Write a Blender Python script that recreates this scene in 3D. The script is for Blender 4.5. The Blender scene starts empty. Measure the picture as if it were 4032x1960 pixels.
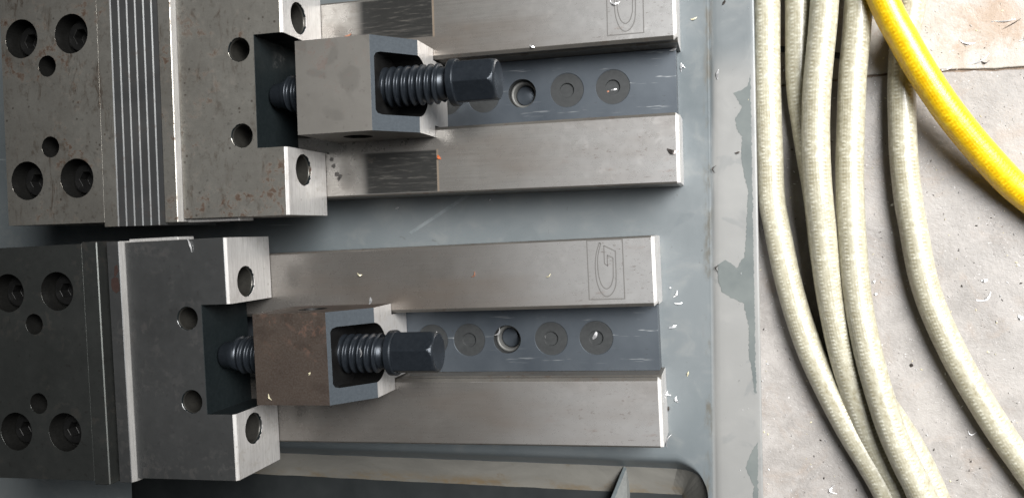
import bpy, bmesh, math, random
from mathutils import Vector, Matrix, noise as mnoise
R = math.radians
random.seed(7)
sc = bpy.context.scene
COL = sc.collection
S = .001                      # everything below is written in millimetres; z = 0 is the top of the vise rails
ZF = 75.0                     # floor lies 75 mm under the rail tops

# ------------------------------------------------------------------ camera, world, light
cam_d = bpy.data.cameras.new('camera'); cam = bpy.data.objects.new('camera', cam_d); COL.objects.link(cam)
cam_d.sensor_fit = 'HORIZONTAL'; cam_d.sensor_width = 36; cam_d.lens = 36*3323.4/4032
cam_d.clip_start = .01; cam_d.clip_end = 50
CM = [[0.96763663, 0.0070467, 0.25224928], [0, 0.99961003, -0.02792457], [-0.25234769, 0.02702084, 0.96725928]]
rx = Vector((CM[0][0], -CM[0][1], -CM[0][2])); dn = Vector((CM[1][0], -CM[1][1], -CM[1][2])); fw = Vector((CM[2][0], -CM[2][1], -CM[2][2]))
m = Matrix((rx, -dn, -fw)).transposed().to_4x4(); m.translation = Vector((0, 0, (503.02+ZF)*S)); cam.matrix_world = m
sc.camera = cam
w = bpy.data.worlds.new('World'); sc.world = w; w.use_nodes = True
w.node_tree.nodes['Background'].inputs[0].default_value = (.80, .90, 1.0, 1); w.node_tree.nodes['Background'].inputs[1].default_value = .014

def area(name, loc, target, sx, sy, power, col, spread=180):
    l = bpy.data.lights.new(name, 'AREA'); l.shape = 'RECTANGLE'; l.size = sx; l.size_y = sy; l.energy = power; l.color = col; l.spread = R(spread)
    o = bpy.data.objects.new(name, l); COL.objects.link(o); o.location = loc
    o.rotation_euler = (Vector(target)-Vector(loc)).to_track_quat('-Z', 'Y').to_euler(); return o
area('doorway_daylight', (.9, .52, 1.0), (.22, .05, 0), 1.2, 1.2, 10.2, (1, .985, .96), 48)
area('right_fill', (.8, .2, 1.3), (.33, .0, 0), .9, .9, 2.5, (.96, .98, 1), 38)  # added fill lamp: softens hose shadows and brightens the right side
sc.view_settings.view_transform = 'Standard'; sc.view_settings.look = 'None'; sc.view_settings.exposure = 0; sc.view_settings.gamma = 1
sc.render.engine = 'CYCLES'

# ------------------------------------------------------------------ materials
class M:
    def __init__(s, name, coord='Object'):
        s.m = bpy.data.materials.new(name); s.m.use_nodes = True; s.t = s.m.node_tree; s.n = s.t.nodes; s.l = s.t.links
        s.b = s.n['Principled BSDF']; s.tc = s.n.new('ShaderNodeTexCoord').outputs[coord]; s.h = []
    def put(s, sock, v):
        if hasattr(v, 'is_output') or isinstance(v, bpy.types.NodeSocket): s.l.new(v, sock)
        elif isinstance(v, (tuple, list)) and sock.type == 'RGBA': sock.default_value = tuple(v)[:3]+(1,)
        else: sock.default_value = v
    def vec(s, scale=(1, 1, 1), loc=(0, 0, 0), rot=(0, 0, 0), src=None):
        n = s.n.new('ShaderNodeMapping'); s.l.new(src or s.tc, n.inputs[0]); n.inputs['Scale'].default_value = scale; n.inputs['Location'].default_value = loc; n.inputs['Rotation'].default_value = rot
        return n.outputs[0]
    def noise(s, scale, detail=4, rough=.55, dist=0, st=(1, 1, 1), loc=(0, 0, 0)):
        n = s.n.new('ShaderNodeTexNoise'); s.l.new(s.vec(st, loc), n.inputs['Vector'])
        n.inputs['Scale'].default_value = scale; n.inputs['Detail'].default_value = detail; n.inputs['Roughness'].default_value = rough; n.inputs['Distortion'].default_value = dist
        return n.outputs['Fac']
    def vor(s, scale, st=(1, 1, 1), feat='F1', out='Distance', loc=(0, 0, 0)):
        n = s.n.new('ShaderNodeTexVoronoi'); n.feature = feat; s.l.new(s.vec(st, loc), n.inputs['Vector']); n.inputs['Scale'].default_value = scale
        return n.outputs[out]
    def ramp(s, fac, a, b, lo=0., hi=1., smooth=False):
        n = s.n.new('ShaderNodeMapRange'); s.put(n.inputs[0], fac); n.interpolation_type = 'SMOOTHSTEP' if smooth else 'LINEAR'
        n.inputs[1].default_value = a; n.inputs[2].default_value = b; n.inputs[3].default_value = lo; n.inputs[4].default_value = hi; return n.outputs[0]
    def mix(s, fac, a, b, mode='MIX'):
        n = s.n.new('ShaderNodeMix'); n.data_type = 'RGBA'; n.blend_type = mode; s.put(n.inputs[0], fac); s.put(n.inputs[6], a); s.put(n.inputs[7], b); return n.outputs[2]
    def mm(s, op, a, b=0.):
        n = s.n.new('ShaderNodeMath'); n.operation = op; s.put(n.inputs[0], a); s.put(n.inputs[1], b); return n.outputs[0]
    def sep(s, axis, src=None):
        n = s.n.new('ShaderNodeSeparateXYZ'); s.l.new(src or s.tc, n.inputs[0]); return n.outputs[axis]
    def bump(s, h, strength=.3, dist=.0003):
        n = s.n.new('ShaderNodeBump'); s.put(n.inputs['Height'], h); n.inputs['Strength'].default_value = strength; n.inputs['Distance'].default_value = dist
        if s.b.inputs['Normal'].links: s.l.new(s.b.inputs['Normal'].links[0].from_socket, n.inputs['Normal'])
        s.l.new(n.outputs[0], s.b.inputs['Normal'])
    def fin(s, col=None, rough=.5, metal=0., spec=None, coat=None):
        if col is not None: s.put(s.b.inputs['Base Color'], col)
        s.put(s.b.inputs['Roughness'], rough); s.put(s.b.inputs['Metallic'], metal)
        if spec is not None: s.b.inputs['Specular IOR Level'].default_value = spec
        if coat: s.b.inputs['Coat Weight'].default_value = coat[0]; s.b.inputs['Coat Roughness'].default_value = coat[1]
        return s.m

def steel(name, c1, c2, rough=.36, metal=.6, rust=0., rustcol=(.06, .028, .014), pits=0., grain=(1, 1, 1), spots=0., endpits=False, patches=0.):
    q = M(name); seed = (random.random()*.3, random.random()*.3, 0)
    big = q.noise(22, 5, .6, .6, loc=seed); fine = q.noise(900, 3, .6, st=grain, loc=seed); lines = q.noise(1300, 2, .6, st=(.02, 1, 1) if grain[0] < 1 else ((1, .03, 1) if grain[1] < 1 else (.5, .5, .5)), loc=seed); mid = q.noise(140, 5, .65, loc=seed)
    c = q.mix(q.ramp(big, .35, .68), c1, c2)
    c = q.mix(q.ramp(fine, .3, .75, 0, .22), c, (.2, .19, .18))
    if min(grain) < 1: c = q.mix(q.ramp(lines, .4, .72, 0, .28), c, (.14, .13, .12))
    if patches: c = q.mix(q.ramp(q.noise(30, 3, .5, 1.2, loc=(.4, .2, 0)), .52, .6, 0, patches, True), c, tuple(x*.66 for x in c1))
    r = q.ramp(mid, .2, .8, rough-.03, rough+.05)
    met = metal
    if rust > .7:
        st_ = q.mm('MULTIPLY', q.ramp(q.noise(150, 6, .75, .8, st=(1, .35, 1), loc=seed), .50, .66, 0, 1, True), q.ramp(q.noise(26, 4, .6, loc=(.3, .6, 0)), .42, .62, 0, .65, True)); c = q.mix(st_, c, (.15, .085, .045))
        c = q.mix(q.ramp(q.noise(260, 4, .6, loc=seed), .58, .7, 0, .28), c, (.17, .11, .07))
    if rust:
        rf = q.mm('MULTIPLY', q.ramp(q.noise(170, 6, .7, .4, loc=seed), .50, .62, 0, 1, True), q.ramp(q.noise(24, 4, .6, loc=(.1, .2, .1)), .44, .58, 0, rust, True))
        c = q.mix(rf, c, rustcol); r = q.mm('ADD', r, q.mm('MULTIPLY', rf, .3)); met = q.mm('SUBTRACT', metal, q.mm('MULTIPLY', rf, metal*.25))
    if spots:
        sp = q.mm('MULTIPLY', q.ramp(q.vor(190, loc=seed), .10, .2, 1, 0, True), q.ramp(q.noise(45, 3, .6, loc=seed), .5, .62, 0, spots, True)); c = q.mix(sp, c, (.07, .04, .022))
    if endpits:
        x = q.sep(0)
        if endpits is not True: c = q.mix(q.ramp(q.mm('ADD', x, q.mm('MULTIPLY', q.noise(12, 3, .5), .05)), -.12, .012, 0, .8, True), c, (.55, .545, .54))  # paler right end: cleaner steel, plus stronger light put into the colour
        em = q.mm('MULTIPLY', q.ramp(x, -.085, -.015, .06, 1), q.ramp(q.noise(60, 3, .5), .4, .6, .25, 1))
        pt = q.mm('MULTIPLY', q.ramp(q.noise(760, 3, .55, st=(.36, 1, 1)), .62, .66, 0, 1, True), em)
        c = q.mix(q.mm('MULTIPLY', pt, .6), c, (.13, .085, .065))
        halo = q.mm('MULTIPLY', q.ramp(q.noise(120, 4, .6, st=(.4, 1, 1)), .6, .72, 0, .45, True), em); c = q.mix(halo, c, (.30, .20, .16))
        q.bump(pt, .15, -.0001)
        st = q.ramp(q.noise(14, 4, .6, st=(.25, 1, 1), loc=(.03, .1, 0)), .44, .68, 0, .5, True); c = q.mix(st, c, (.22, .165, .125))
    if pits:
        pt = q.ramp(q.noise(300, 2, .5), .66, .71, 0, pits, True); c = q.mix(pt, c, (.05, .035, .03))
    q.bump(fine, .10, .00006); q.bump(mid, .05, .0002)
    return q, c, r, met
def fin(t): q, c, r, met = t; return q.fin(c, r, met)

warm1, warm2 = (.335, .318, .296), (.43, .41, .385)
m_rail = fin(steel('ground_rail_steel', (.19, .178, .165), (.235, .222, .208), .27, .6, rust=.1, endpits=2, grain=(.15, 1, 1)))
# rail steel of the upper vise: a dark scuffed bed under the travelling block
def patched():
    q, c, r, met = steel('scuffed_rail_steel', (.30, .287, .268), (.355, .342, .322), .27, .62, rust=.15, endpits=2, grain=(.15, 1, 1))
    x, y = q.sep(0), q.sep(1); ay = q.mm('ABSOLUTE', y)
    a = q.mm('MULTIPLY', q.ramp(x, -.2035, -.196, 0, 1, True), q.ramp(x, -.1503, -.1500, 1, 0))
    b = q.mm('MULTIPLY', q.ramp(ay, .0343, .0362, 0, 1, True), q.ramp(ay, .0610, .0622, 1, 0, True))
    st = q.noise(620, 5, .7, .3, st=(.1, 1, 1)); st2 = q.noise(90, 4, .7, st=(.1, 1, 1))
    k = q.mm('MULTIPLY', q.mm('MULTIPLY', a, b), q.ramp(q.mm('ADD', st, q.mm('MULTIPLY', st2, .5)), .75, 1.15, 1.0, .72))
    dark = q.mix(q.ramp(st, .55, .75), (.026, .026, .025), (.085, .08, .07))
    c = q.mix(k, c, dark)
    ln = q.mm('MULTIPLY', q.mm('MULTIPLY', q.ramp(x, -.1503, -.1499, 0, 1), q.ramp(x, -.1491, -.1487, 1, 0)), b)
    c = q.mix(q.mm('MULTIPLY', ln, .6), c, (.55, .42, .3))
    gr = q.mm('MULTIPLY', q.ramp(q.noise(60, 5, .7, loc=(.4, .4, 0)), .6, .72, 0, .7, True), q.ramp(x, -.16, -.22)); c = q.mix(gr, c, (.14, .12, .10))
    r = q.mm('ADD', r, q.mm('MULTIPLY', k, .12)); met = q.mm('SUBTRACT', met, q.mm('MULTIPLY', k, .45))
    return q.fin(c, r, met)
m_rail_s = patched()
m_raildark = fin(steel('rail_side_steel', (.13, .125, .115), (.2, .185, .165), .45, .5, rust=.4, grain=(.2, 1, 1)))
m_jaw_rusty = fin(steel('stained_jaw_steel', (.50, .478, .43), (.61, .59, .535), .39, .85, rust=.85, rustcol=(.085, .038, .018), spots=.6, pits=.25))
m_jaw = fin(steel('grey_jaw_steel_shaded', (.205, .212, .215), (.26, .267, .27), .40, .88, rust=.35, pits=.2, rustcol=(.07, .05, .04)))  # lower vise's movable jaw: grey steel darkened to hold the shade there
m_strip = fin(steel('dull_ground_edge', (.44, .435, .42), (.52, .51, .50), .45, .4, spots=.3, grain=(1, .2, 1)))
m_bright = fin(steel('bare_ground_steel', (.60, .585, .575), (.70, .69, .675), .42, .35, spots=.35, grain=(1, .2, 1), rust=.25, rustcol=(.3, .26, .2)))
m_block = fin(steel('dull_block_steel', (.215, .204, .186), (.255, .243, .224), .48, .5, rust=.45, rustcol=(.15, .10, .085), patches=.35, pits=.15))
m_brown = fin(steel('brown_patina_steel', (.045, .031, .024), (.065, .047, .036), .5, .25, rust=.5, rustcol=(.16, .085, .06), patches=.3))
def matte_slate():
    q = M('slate_black_oxide'); f = q.noise(700, 3, .6); c = q.mix(q.ramp(f, .3, .7), (.038, .048, .059), (.055, .068, .081)); q.bump(f, .2, .0001); return q.fin(c, .55, .2)
m_slate = matte_slate()
def channel():
    q = M('blued_channel_steel'); big = q.noise(18, 4, .6); c = q.mix(q.ramp(big, .35, .65), (.055, .066, .08), (.09, .104, .12))
    sc_ = q.ramp(q.noise(420, 3, .7, .2, st=(.06, 1, 1)), .63, .70, 0, .5, True); sc2 = q.mm('MULTIPLY', sc_, q.ramp(q.noise(28, 3, .5), .45, .6))
    c = q.mix(sc2, c, (.5, .52, .53)); f = q.noise(900, 2); q.bump(f, .12, .0001); c = q.mix(q.ramp(q.noise(240, 4, .7), .62, .7, 0, .5), c, (.05, .05, .05)); return q.fin(c, .42, .45)
m_chan = channel()
def oxide(name, c, rough=.32, metal=.5, spec=None):
    q = M(name); f = q.noise(500, 4, .6); c2 = q.mix(q.ramp(f, .3, .75), c, tuple(x*1.3+.003 for x in c)); q.bump(f, .1, .0001); return q.fin(c2, q.ramp(q.noise(120), .3, .7, rough-.06, rough+.1), metal, spec)
m_screw = oxide('blued_screw_steel', (.021, .026, .033), .30, .5)
m_screw_edge = oxide('worn_edge_steel', (.25, .27, .28), .35, .7)
m_black = oxide('black_oxide_steel', (.006, .006, .006), .45, .2)
m_pit = oxide('dark_hole_steel', (.018, .018, .017), .33, .4)  # near-black steel lining the holes, rings and pins
m_dish = oxide('dull_dark_steel', (.026, .028, .029), .55, .15)
def etched():
    q = M('etched_line'); return q.fin((.12, .115, .11), .6, .2)
m_etch = etched()
def chipm(name, c, metal=.85, rough=.28):
    q = M(name); return q.fin(c, rough, metal)
m_alu = chipm('bright_aluminium', (.80, .80, .81), .7, .35); m_cop = chipm('copper_chip', (.42, .19, .12), .3, .4); m_org = chipm('orange_chip', (.48, .12, .04), 0, .5)
m_yel = chipm('yellowish_chip', (.62, .57, .40), .2, .4); m_dkchip = chipm('dark_chip', (.08, .07, .065), .6, .3)

def traymat():
    q = M('grey_painted_tray'); x = q.sep(0); big = q.noise(6, 3, .5, .3); mid = q.noise(60, 5, .65, .5)
    c = q.mix(q.ramp(big, .35, .65), (.104, .122, .131), (.15, .166, .173))
    c = q.mix(q.ramp(mid, .5, .72, 0, .22, True), c, (.235, .235, .22))
    # dried beige film on the rim
    rim = q.ramp(x, -.0135, -.0095, 0, 1, True); yy = q.sep(1)
    c = q.mix(q.mm('MULTIPLY', q.mm('MULTIPLY', rim, .7), q.ramp(yy, .115, .085, .15, 1, True)), c, (.265, .258, .246))
    # dirt collected in the joint
    dm = q.mm('MULTIPLY', q.ramp(q.mm('ABSOLUTE', q.mm('ADD', x, .0145)), .0005, .0042, 1, 0, True), q.ramp(q.noise(70, 6, .75, st=(1, .35, 1)), .47, .62, 0, .9, True))
    c = q.mix(dm, c, (.10, .095, .08))
    # scattered oil spots and scratches
    c = q.mix(q.ramp(q.noise(130, 5, .7, 1, loc=(.2, .1, 0)), .685, .72, 0, .7, True), c, (.08, .08, .075))
    c = q.mix(q.ramp(q.noise(34, 4, .55, .8, loc=(.7, .3, 0)), .6, .66, 0, .22, True), c, (.095, .112, .12))
    sc_ = q.ramp(q.noise(160, 3, .6, st=(.05, 1, 1), loc=(.1, 0, 0)), .70, .73, 0, .25, True); c = q.mix(sc_, c, (.45, .5, .5))
    f = q.noise(600, 3, .6); q.bump(f, .1, .0001); q.bump(mid, .12, .0006)
    return q.fin(c, q.ramp(mid, .3, .7, .28, .44), 0, .55)
m_tray = traymat()
def wetm():
    q = M('wet_coolant_film'); c = q.mix(q.ramp(q.noise(50, 4), .3, .7), (.115, .13, .13), (.16, .175, .17)); q.bump(q.noise(250, 3), .1, .0001); return q.fin(c, .22, 0, .6)
m_wet = wetm()
def scratchm(): 
    q = M('pale_rub_mark'); return q.fin(q.mix(q.ramp(q.noise(120, 4, .7), .35, .65), (.145, .166, .175), (.215, .235, .243)), .42, 0)
m_rub = scratchm()
def castm():
    q = M('beige_cast_side'); b = q.noise(20, 5, .65, .5, st=(.6, 1, 1)); c = q.mix(q.ramp(b, .35, .65), (.155, .15, .135), (.22, .212, .19)); c = q.mix(q.ramp(q.noise(90, 5, .7), .6, .72, 0, .4, True), c, (.14, .10, .06)); z = q.sep(2); c = q.mix(q.mm('MULTIPLY', q.ramp(z, -.0575, -.0615, 0, 1), q.ramp(q.noise(60, 6, .75, st=(.5, 1, 1)), .45, .62, .05, .9)), c, (.17, .125, .07))
    q.bump(q.noise(400, 4), .25, .0003); return q.fin(c, .6)
m_cast = castm()
def casttop():
    q = M('dark_cast_top'); return q.fin(q.mix(q.ramp(q.noise(40, 5), .3, .7), (.010, .0125, .0135), (.02, .023, .024)), .55)
m_casttop = casttop()
def concrete(name, a, b, st, stain):
    q = M(name); big = q.noise(16, 7, .7, .8); mid = q.noise(70, 6, .7, .3); fine = q.noise(520, 4, .7)
    c = q.mix(q.ramp(big, .35, .65), a, b); c = q.mix(q.ramp(mid, .42, .7, 0, .55, True), c, st)
    c = q.mix(q.ramp(q.noise(24, 6, .7, .8, loc=(.5, .1, 0)), .5, .66, 0, stain, True), c, (.30, .21, .145))
    c = q.mix(q.ramp(fine, .58, .75, 0, .4), c, (.15, .13, .12)); c = q.mix(q.ramp(q.noise(420, 3, .7, loc=(.3, 0, 0)), .66, .72, 0, .6, True), c, (.66, .64, .63))
    c = q.mix(q.ramp(q.noise(170, 4, .65, loc=(.6, 0, 0)), .70, .74, 0, .8, True), c, (.12, .09, .075))
    q.bump(fine, .45, .0006); q.bump(mid, .5, .0016)
    return q.fin(c, q.ramp(mid, .3, .7, .42, .7), 0, .5)
m_conc = concrete('grey_concrete', (.205, .19, .178), (.305, .285, .268), (.375, .352, .335), .22)
m_conc2 = concrete('sandy_concrete', (.345, .325, .295), (.425, .40, .37), (.37, .32, .26), .75)
def dirt():
    q = M('joint_dirt'); return q.fin(q.mix(q.ramp(q.noise(200), .3, .7), (.16, .12, .09), (.28, .21, .16)), .9)
m_dirt = dirt()
m_ledge = oxide('bore_ledge_steel', (.12, .12, .115), .5, .4)
m_ribside = oxide('grey_rib_side', (.13, .135, .13), .6, 0)
m_rib = oxide('slate_rib_paint', (.085, .10, .105), .5, 0)
def hosem(name, base, dark, hi, cells=16):
    q = M(name, 'UV'); u, v = q.sep(0), q.sep(1)      # u: 0..1 round the hose, v: metres along it
    a = q.mm('MULTIPLY', u, cells*math.pi*2); bb = q.mm('MULTIPLY', v, 2*math.pi/.0046)
    d1 = q.mm('SINE', q.mm('ADD', a, bb)); d2 = q.mm('SINE', q.mm('SUBTRACT', a, bb)); w_ = q.mm('MULTIPLY', d1, d2)
    n = q.n.new('ShaderNodeTexNoise'); q.l.new(q.vec((.052, 1, 1)), n.inputs[0]); n.inputs['Scale'].default_value = 260; n.inputs['Detail'].default_value = 5; n.inputs['Roughness'].default_value = .7; f = n.outputs[0]
    q.l.new(q.vec((.052, 1, 1), (.4, .1, 0)), n.inputs[0])
    n2 = q.n.new('ShaderNodeTexNoise'); q.l.new(q.vec((.052, 1, 1), (0, .3, 0)), n2.inputs[0]); n2.inputs['Scale'].default_value = 38; n2.inputs['Detail'].default_value = 4; g = n2.outputs[0]
    bead = q.mm('SINE', q.mm('MULTIPLY', v, 2*math.pi/.0024)); rowm = q.ramp(q.mm('SINE', q.mm('ADD', q.mm('MULTIPLY', u, 6*math.pi*2), q.mm('MULTIPLY', g, 2.5))), .45, .9)
    h = q.mm('ADD', q.mm('ADD', q.mm('MULTIPLY', q.ramp(w_, -.6, .9), q.ramp(g, .38, .66, .0, .3)), q.mm('MULTIPLY', q.mm('MULTIPLY', bead, rowm), .22)), q.mm('MULTIPLY', f, 1.7))
    c = q.mix(q.ramp(h, .5, 1.15), dark, base); c = q.mix(q.ramp(h, 1.0, 1.5, 0, .8), c, hi); c = q.mix(q.ramp(g, .48, .68, 0, .5, True), c, dark)
    q.bump(h, .5, .0005)
    return q.fin(c, q.ramp(f, .3, .7, .26, .42), 0, .5, (.35, .15))
m_hose = hosem('cream_braided_hose', (.49, .47, .375), (.29, .26, .175), (.80, .79, .68))
m_hosey = hosem('yellow_braided_hose', (.84, .56, .008), (.62, .34, .003), (.93, .72, .04))

# ------------------------------------------------------------------ builders
def tag(o, label=None, cat=None, group=None, kind=None):
    for k, v in (('label', label), ('category', cat), ('group', group), ('kind', kind)):
        if v: o[k] = v
    return o
def link(name, me, mats, parent=None, bevel=0, smooth=False, seg=1, ang=40):
    o = bpy.data.objects.new(name, me); COL.objects.link(o)
    if mats is not None:
        for mm_ in (mats if isinstance(mats, (list, tuple)) else [mats]): me.materials.append(mm_)
    if parent: o.parent = parent
    if smooth: me.polygons.foreach_set('use_smooth', [True]*len(me.polygons))
    if bevel:
        b = o.modifiers.new('edge', 'BEVEL'); b.width = bevel*S; b.segments = seg; b.limit_method = 'ANGLE'; b.angle_limit = R(ang)
    return o
def mesh(vs, fs, name='mesh'):
    me = bpy.data.meshes.new(name); me.from_pydata([(a*S, b*S, c*S) for a, b, c in vs], [], fs); me.validate(); me.update(); return me
def fixn(me):
    bm = bmesh.new(); bm.from_mesh(me); bmesh.ops.recalc_face_normals(bm, faces=bm.faces); bm.to_mesh(me); bm.free(); return me
# local frame of a vise: (u, v, h): u to the right along the vise, v towards the picture's bottom, h up from rail tops
def box(u0, u1, v0, v1, h0, h1):
    vs = [(u, -v, h) for h in (h0, h1) for v in (v0, v1) for u in (u0, u1)]
    return fixn(mesh(vs, [(0, 1, 3, 2), (4, 6, 7, 5), (0, 4, 5, 1), (2, 3, 7, 6), (0, 2, 6, 4), (1, 5, 7, 3)]))
def prism_uh(pts, v0, v1):        # profile in (u,h) pushed along v
    n = len(pts); vs = [(u, -v0, h) for u, h in pts]+[(u, -v1, h) for u, h in pts]
    return fixn(mesh(vs, [tuple(range(n)), tuple(range(n, 2*n))[::-1]]+[(i, (i+1) % n, n+(i+1) % n, n+i) for i in range(n)]))
def prism_vh(pts, u0, u1):
    n = len(pts); vs = [(u0, -v, h) for v, h in pts]+[(u1, -v, h) for v, h in pts]
    return fixn(mesh(vs, [tuple(range(n)), tuple(range(n, 2*n))[::-1]]+[(i, (i+1) % n, n+(i+1) % n, n+i) for i in range(n)]))
def prism_xy(pts, z0, z1):
    n = len(pts); vs = [(x, -y, z0) for x, y in pts]+[(x, -y, z1) for x, y in pts]
    return fixn(mesh(vs, [tuple(range(n)), tuple(range(n, 2*n))[::-1]]+[(i, (i+1) % n, n+(i+1) % n, n+i) for i in range(n)]))
def cyl(c, r, a, b, axis='h', n=40, r2=None):
    r2 = r if r2 is None else r2; vs = []
    for t, rr in ((a, r), (b, r2)):
        for i in range(n):
            x, y = rr*math.cos(2*math.pi*i/n), rr*math.sin(2*math.pi*i/n)
            if axis == 'h': vs.append((c[0]+x, -c[1]+y, t))
            elif axis == 'u': vs.append((t, -c[0]+x, c[1]+y))
            else: vs.append((c[0]+x, -t, c[1]+y))
    return fixn(mesh(vs, [tuple(range(n)), tuple(range(n, 2*n))[::-1]]+[(i, (i+1) % n, n+(i+1) % n, n+i) for i in range(n)]))
def cut(base, cutters, op='DIFFERENCE'):
    o = bpy.data.objects.new('tmp', base); COL.objects.link(o); tmp = []
    for c in cutters:
        k = bpy.data.objects.new('tmpcut', c); COL.objects.link(k); tmp.append(k)
        b = o.modifiers.new('b', 'BOOLEAN'); b.operation = op; b.solver = 'EXACT'; b.object = k
    dg = bpy.context.evaluated_depsgraph_get(); dg.update()
    me = bpy.data.meshes.new_from_object(o.evaluated_get(dg))
    for k in tmp+[o]: bpy.data.objects.remove(k)
    return me
def lathe(prof, c, axis='u', n=48, a0=0., closed=True):   # prof: list of (t, r) along the axis
    vs, fs = [], []
    for t, r in prof:
        for i in range(n):
            an = 2*math.pi*i/n+a0; x, y = r*math.cos(an), r*math.sin(an)
            vs.append((t, -c[0]+x, c[1]+y) if axis == 'u' else (c[0]+x, -c[1]+y, t))
    for k in range(len(prof)-1):
        for i in range(n): j = (i+1) % n; fs.append((k*n+i, k*n+j, (k+1)*n+j, (k+1)*n+i))
    if closed: fs.append(tuple(range(n))); fs.append(tuple(range((len(prof)-1)*n, len(prof)*n))[::-1])
    return fixn(mesh(vs, fs))
def thread(c, u0, u1, r0, r1, pitch, n=56, per=12, crest=.16):
    vs, fs = [], []; k = int((u1-u0)/pitch*per)
    for a in range(k+1):
        u = u0+(u1-u0)*a/k
        for i in range(n):
            ph = ((u/pitch)+i/n) % 1.; d = abs(ph-.5)*2      # 0 crest .. 1 root
            h = 1-min(1, max(0, (d-crest)/(.62-crest))); h = h*h*(3-2*h); r = r0+(r1-r0)*h
            an = 2*math.pi*i/n; vs.append((u, -c[0]+r*math.cos(an), c[1]+r*math.sin(an)))
    for a in range(k):
        for i in range(n): j = (i+1) % n; fs.append((a*n+i, a*n+j, (a+1)*n+j, (a+1)*n+i))
    return fixn(mesh(vs, fs))
def rings(c, r, depth, z, axis='h', sgn=-1, pitch=1.75, n=32):      # thread lining inside a hole
    prof = []; k = int(depth/pitch*2)
    for i in range(k+1): prof.append((z+sgn*(.8+i*pitch/2), r-(.75 if i % 2 else .02)))
    me = lathe(prof, c, axis, n, closed=False); return me
def bymat(me, fn):
    for p in me.polygons: p.material_index = fn(p.normal, p.center/S)

# ------------------------------------------------------------------ floor
def jy(x): return -91.2-(x-28)*.027+1.2*math.sin(x*.045)
floor = link('floor', mesh([(-900, 700, -ZF-2.2), (900, 700, -ZF-2.2), (900, -700, -ZF-2.2), (-900, -700, -ZF-2.2)], [(0, 3, 2, 1)]), m_dirt); floor['kind'] = 'structure'
xs = [-900+i*6 for i in range(301)]
def slab(name, m_, lab, yfar, s):
    e = [(x, jy(x)+s*(.7+.9*mnoise.noise(Vector((x*.12, s*5, 0)))+.5*mnoise.noise(Vector((x*.5, s*9, 0))))) for x in xs]
    me = prism_xy(e+[(900, yfar), (-900, yfar)], -ZF-5.5, -ZF)
    o = link(name, me, m_, floor, bevel=.7, seg=2); o['label'] = lab; return o
slab('floor_slab', m_conc2, 'sandy rust stained concrete slab', -700, -1)
slab('floor_slab', m_conc, 'grey concrete slab', 700, 1)

# ------------------------------------------------------------------ tray
tray = bpy.data.objects.new('tray', None); COL.objects.link(tray)
tag(tray, 'grey metal tray under both vises with wet coolant patches on its rim', 'tray')
def ex(y): return 13.0+(y+137.2)*5.7/306.6      # outer edge
def gx(y): return -13.5+(y+139.2)*3.4/310.2     # joint between pan and rim
# pan profile swept in y: fillet, rim step, rounded outer edge
ys = [-420, -300, -200, -137, -60, 0, 60, 130, 200, 300, 420]
prof = []
vs, fs = [], []
def row(y):
    g, e = gx(y), ex(y)
    return [(g-2.2, -38.0), (g-1.0, -37.85), (g-.3, -38.05), (g+.7, -37.5), (g+2.3, -36.95), (g+4.5, -36.75), (g+8, -36.7), (e-4.6, -36.7), (e-2.6, -36.66), (e-1.2, -36.7), (e-.25, -36.8), (e, -37.1), (e, -70)]
for y in ys: vs += [(x, -y, z) for x, z in row(y)]
k = len(row(0))
for a in range(len(ys)-1):
    for i in range(k-1): fs.append((a*k+i, a*k+i+1, (a+1)*k+i+1, (a+1)*k+i))
pan = link('tray_pan', fixn(mesh(vs, fs)), m_tray, tray, smooth=True)
def sheet(name, pts, z, m_, parent, rough=0.6, lab=None):
    # thin irregular film: outline subdivided and frayed
    out = []
    for i, p in enumerate(pts):
        q = pts[(i+1) % len(pts)]; d = math.dist(p, q); n = max(1, int(d/.8))
        for t in range(n):
            x, y = p[0]+(q[0]-p[0])*t/n, p[1]+(q[1]-p[1])*t/n
            out.append((x+rough*mnoise.noise(Vector((x*.6, y*.6, 1)))*1.2+rough*.6*mnoise.noise(Vector((x*1.7, y*1.7, 5))), y+rough*mnoise.noise(Vector((x*.6, y*.6, 8)))))
    me = prism_xy(out, z-.1, z); o = link(name, me, m_, parent); 
    if lab: o['label'] = lab
    return o
W1 = [(10.6, -90.1), (8.9, -84.1), (5.2, -91.1), (-.6, -90.1), (.8, -80.8), (5.9, -71.5), (1.8, -64.9), (2.4, -58.8), (5.9, -53.8), (5.4, -40.3), (7.1, -30.5), (9.5, -20.6), (8.9, -5.9), (8.3, 5.1), (8.0, 14.3), (7.3, 19.7), (2.8, 26.5), (-3.8, 21.8), (-8.5, 24.6), (-8.5, 31.4), (-6.5, 41.6), (.1, 45.6), (6.7, 48.3), (10, 63.2), (10, 80.9), (12.3, 93), (13.4, 104)]
W1 = W1[:2]+W1[4:]
right = [(ex(y)-3.1, y) for y in (104, 80, 50, 20, -10, -40, -70, -92)]
sheet('wet_patch', W1+right, -36.58, m_wet, tray, .6, 'long ragged wet film along the tray edge')
sheet('wet_patch', [(15.4, 134), (11.3, 140.9), (8.1, 150.8), (11.3, 158.1), (13, 162), (12.2, 169.9), (12, 185), (15.8, 185), (15.4, 160)], -36.58, m_wet, tray, .6, 'small wet film at the lower tray edge')
sheet('rub_mark', [(-214, 3.8), (-212, 4.9), (-152.5, -31), (-151, -33.4), (-158, -30.6)], -37.93, m_rub, tray, .3, 'pale slanting rub mark between the vises')

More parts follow.
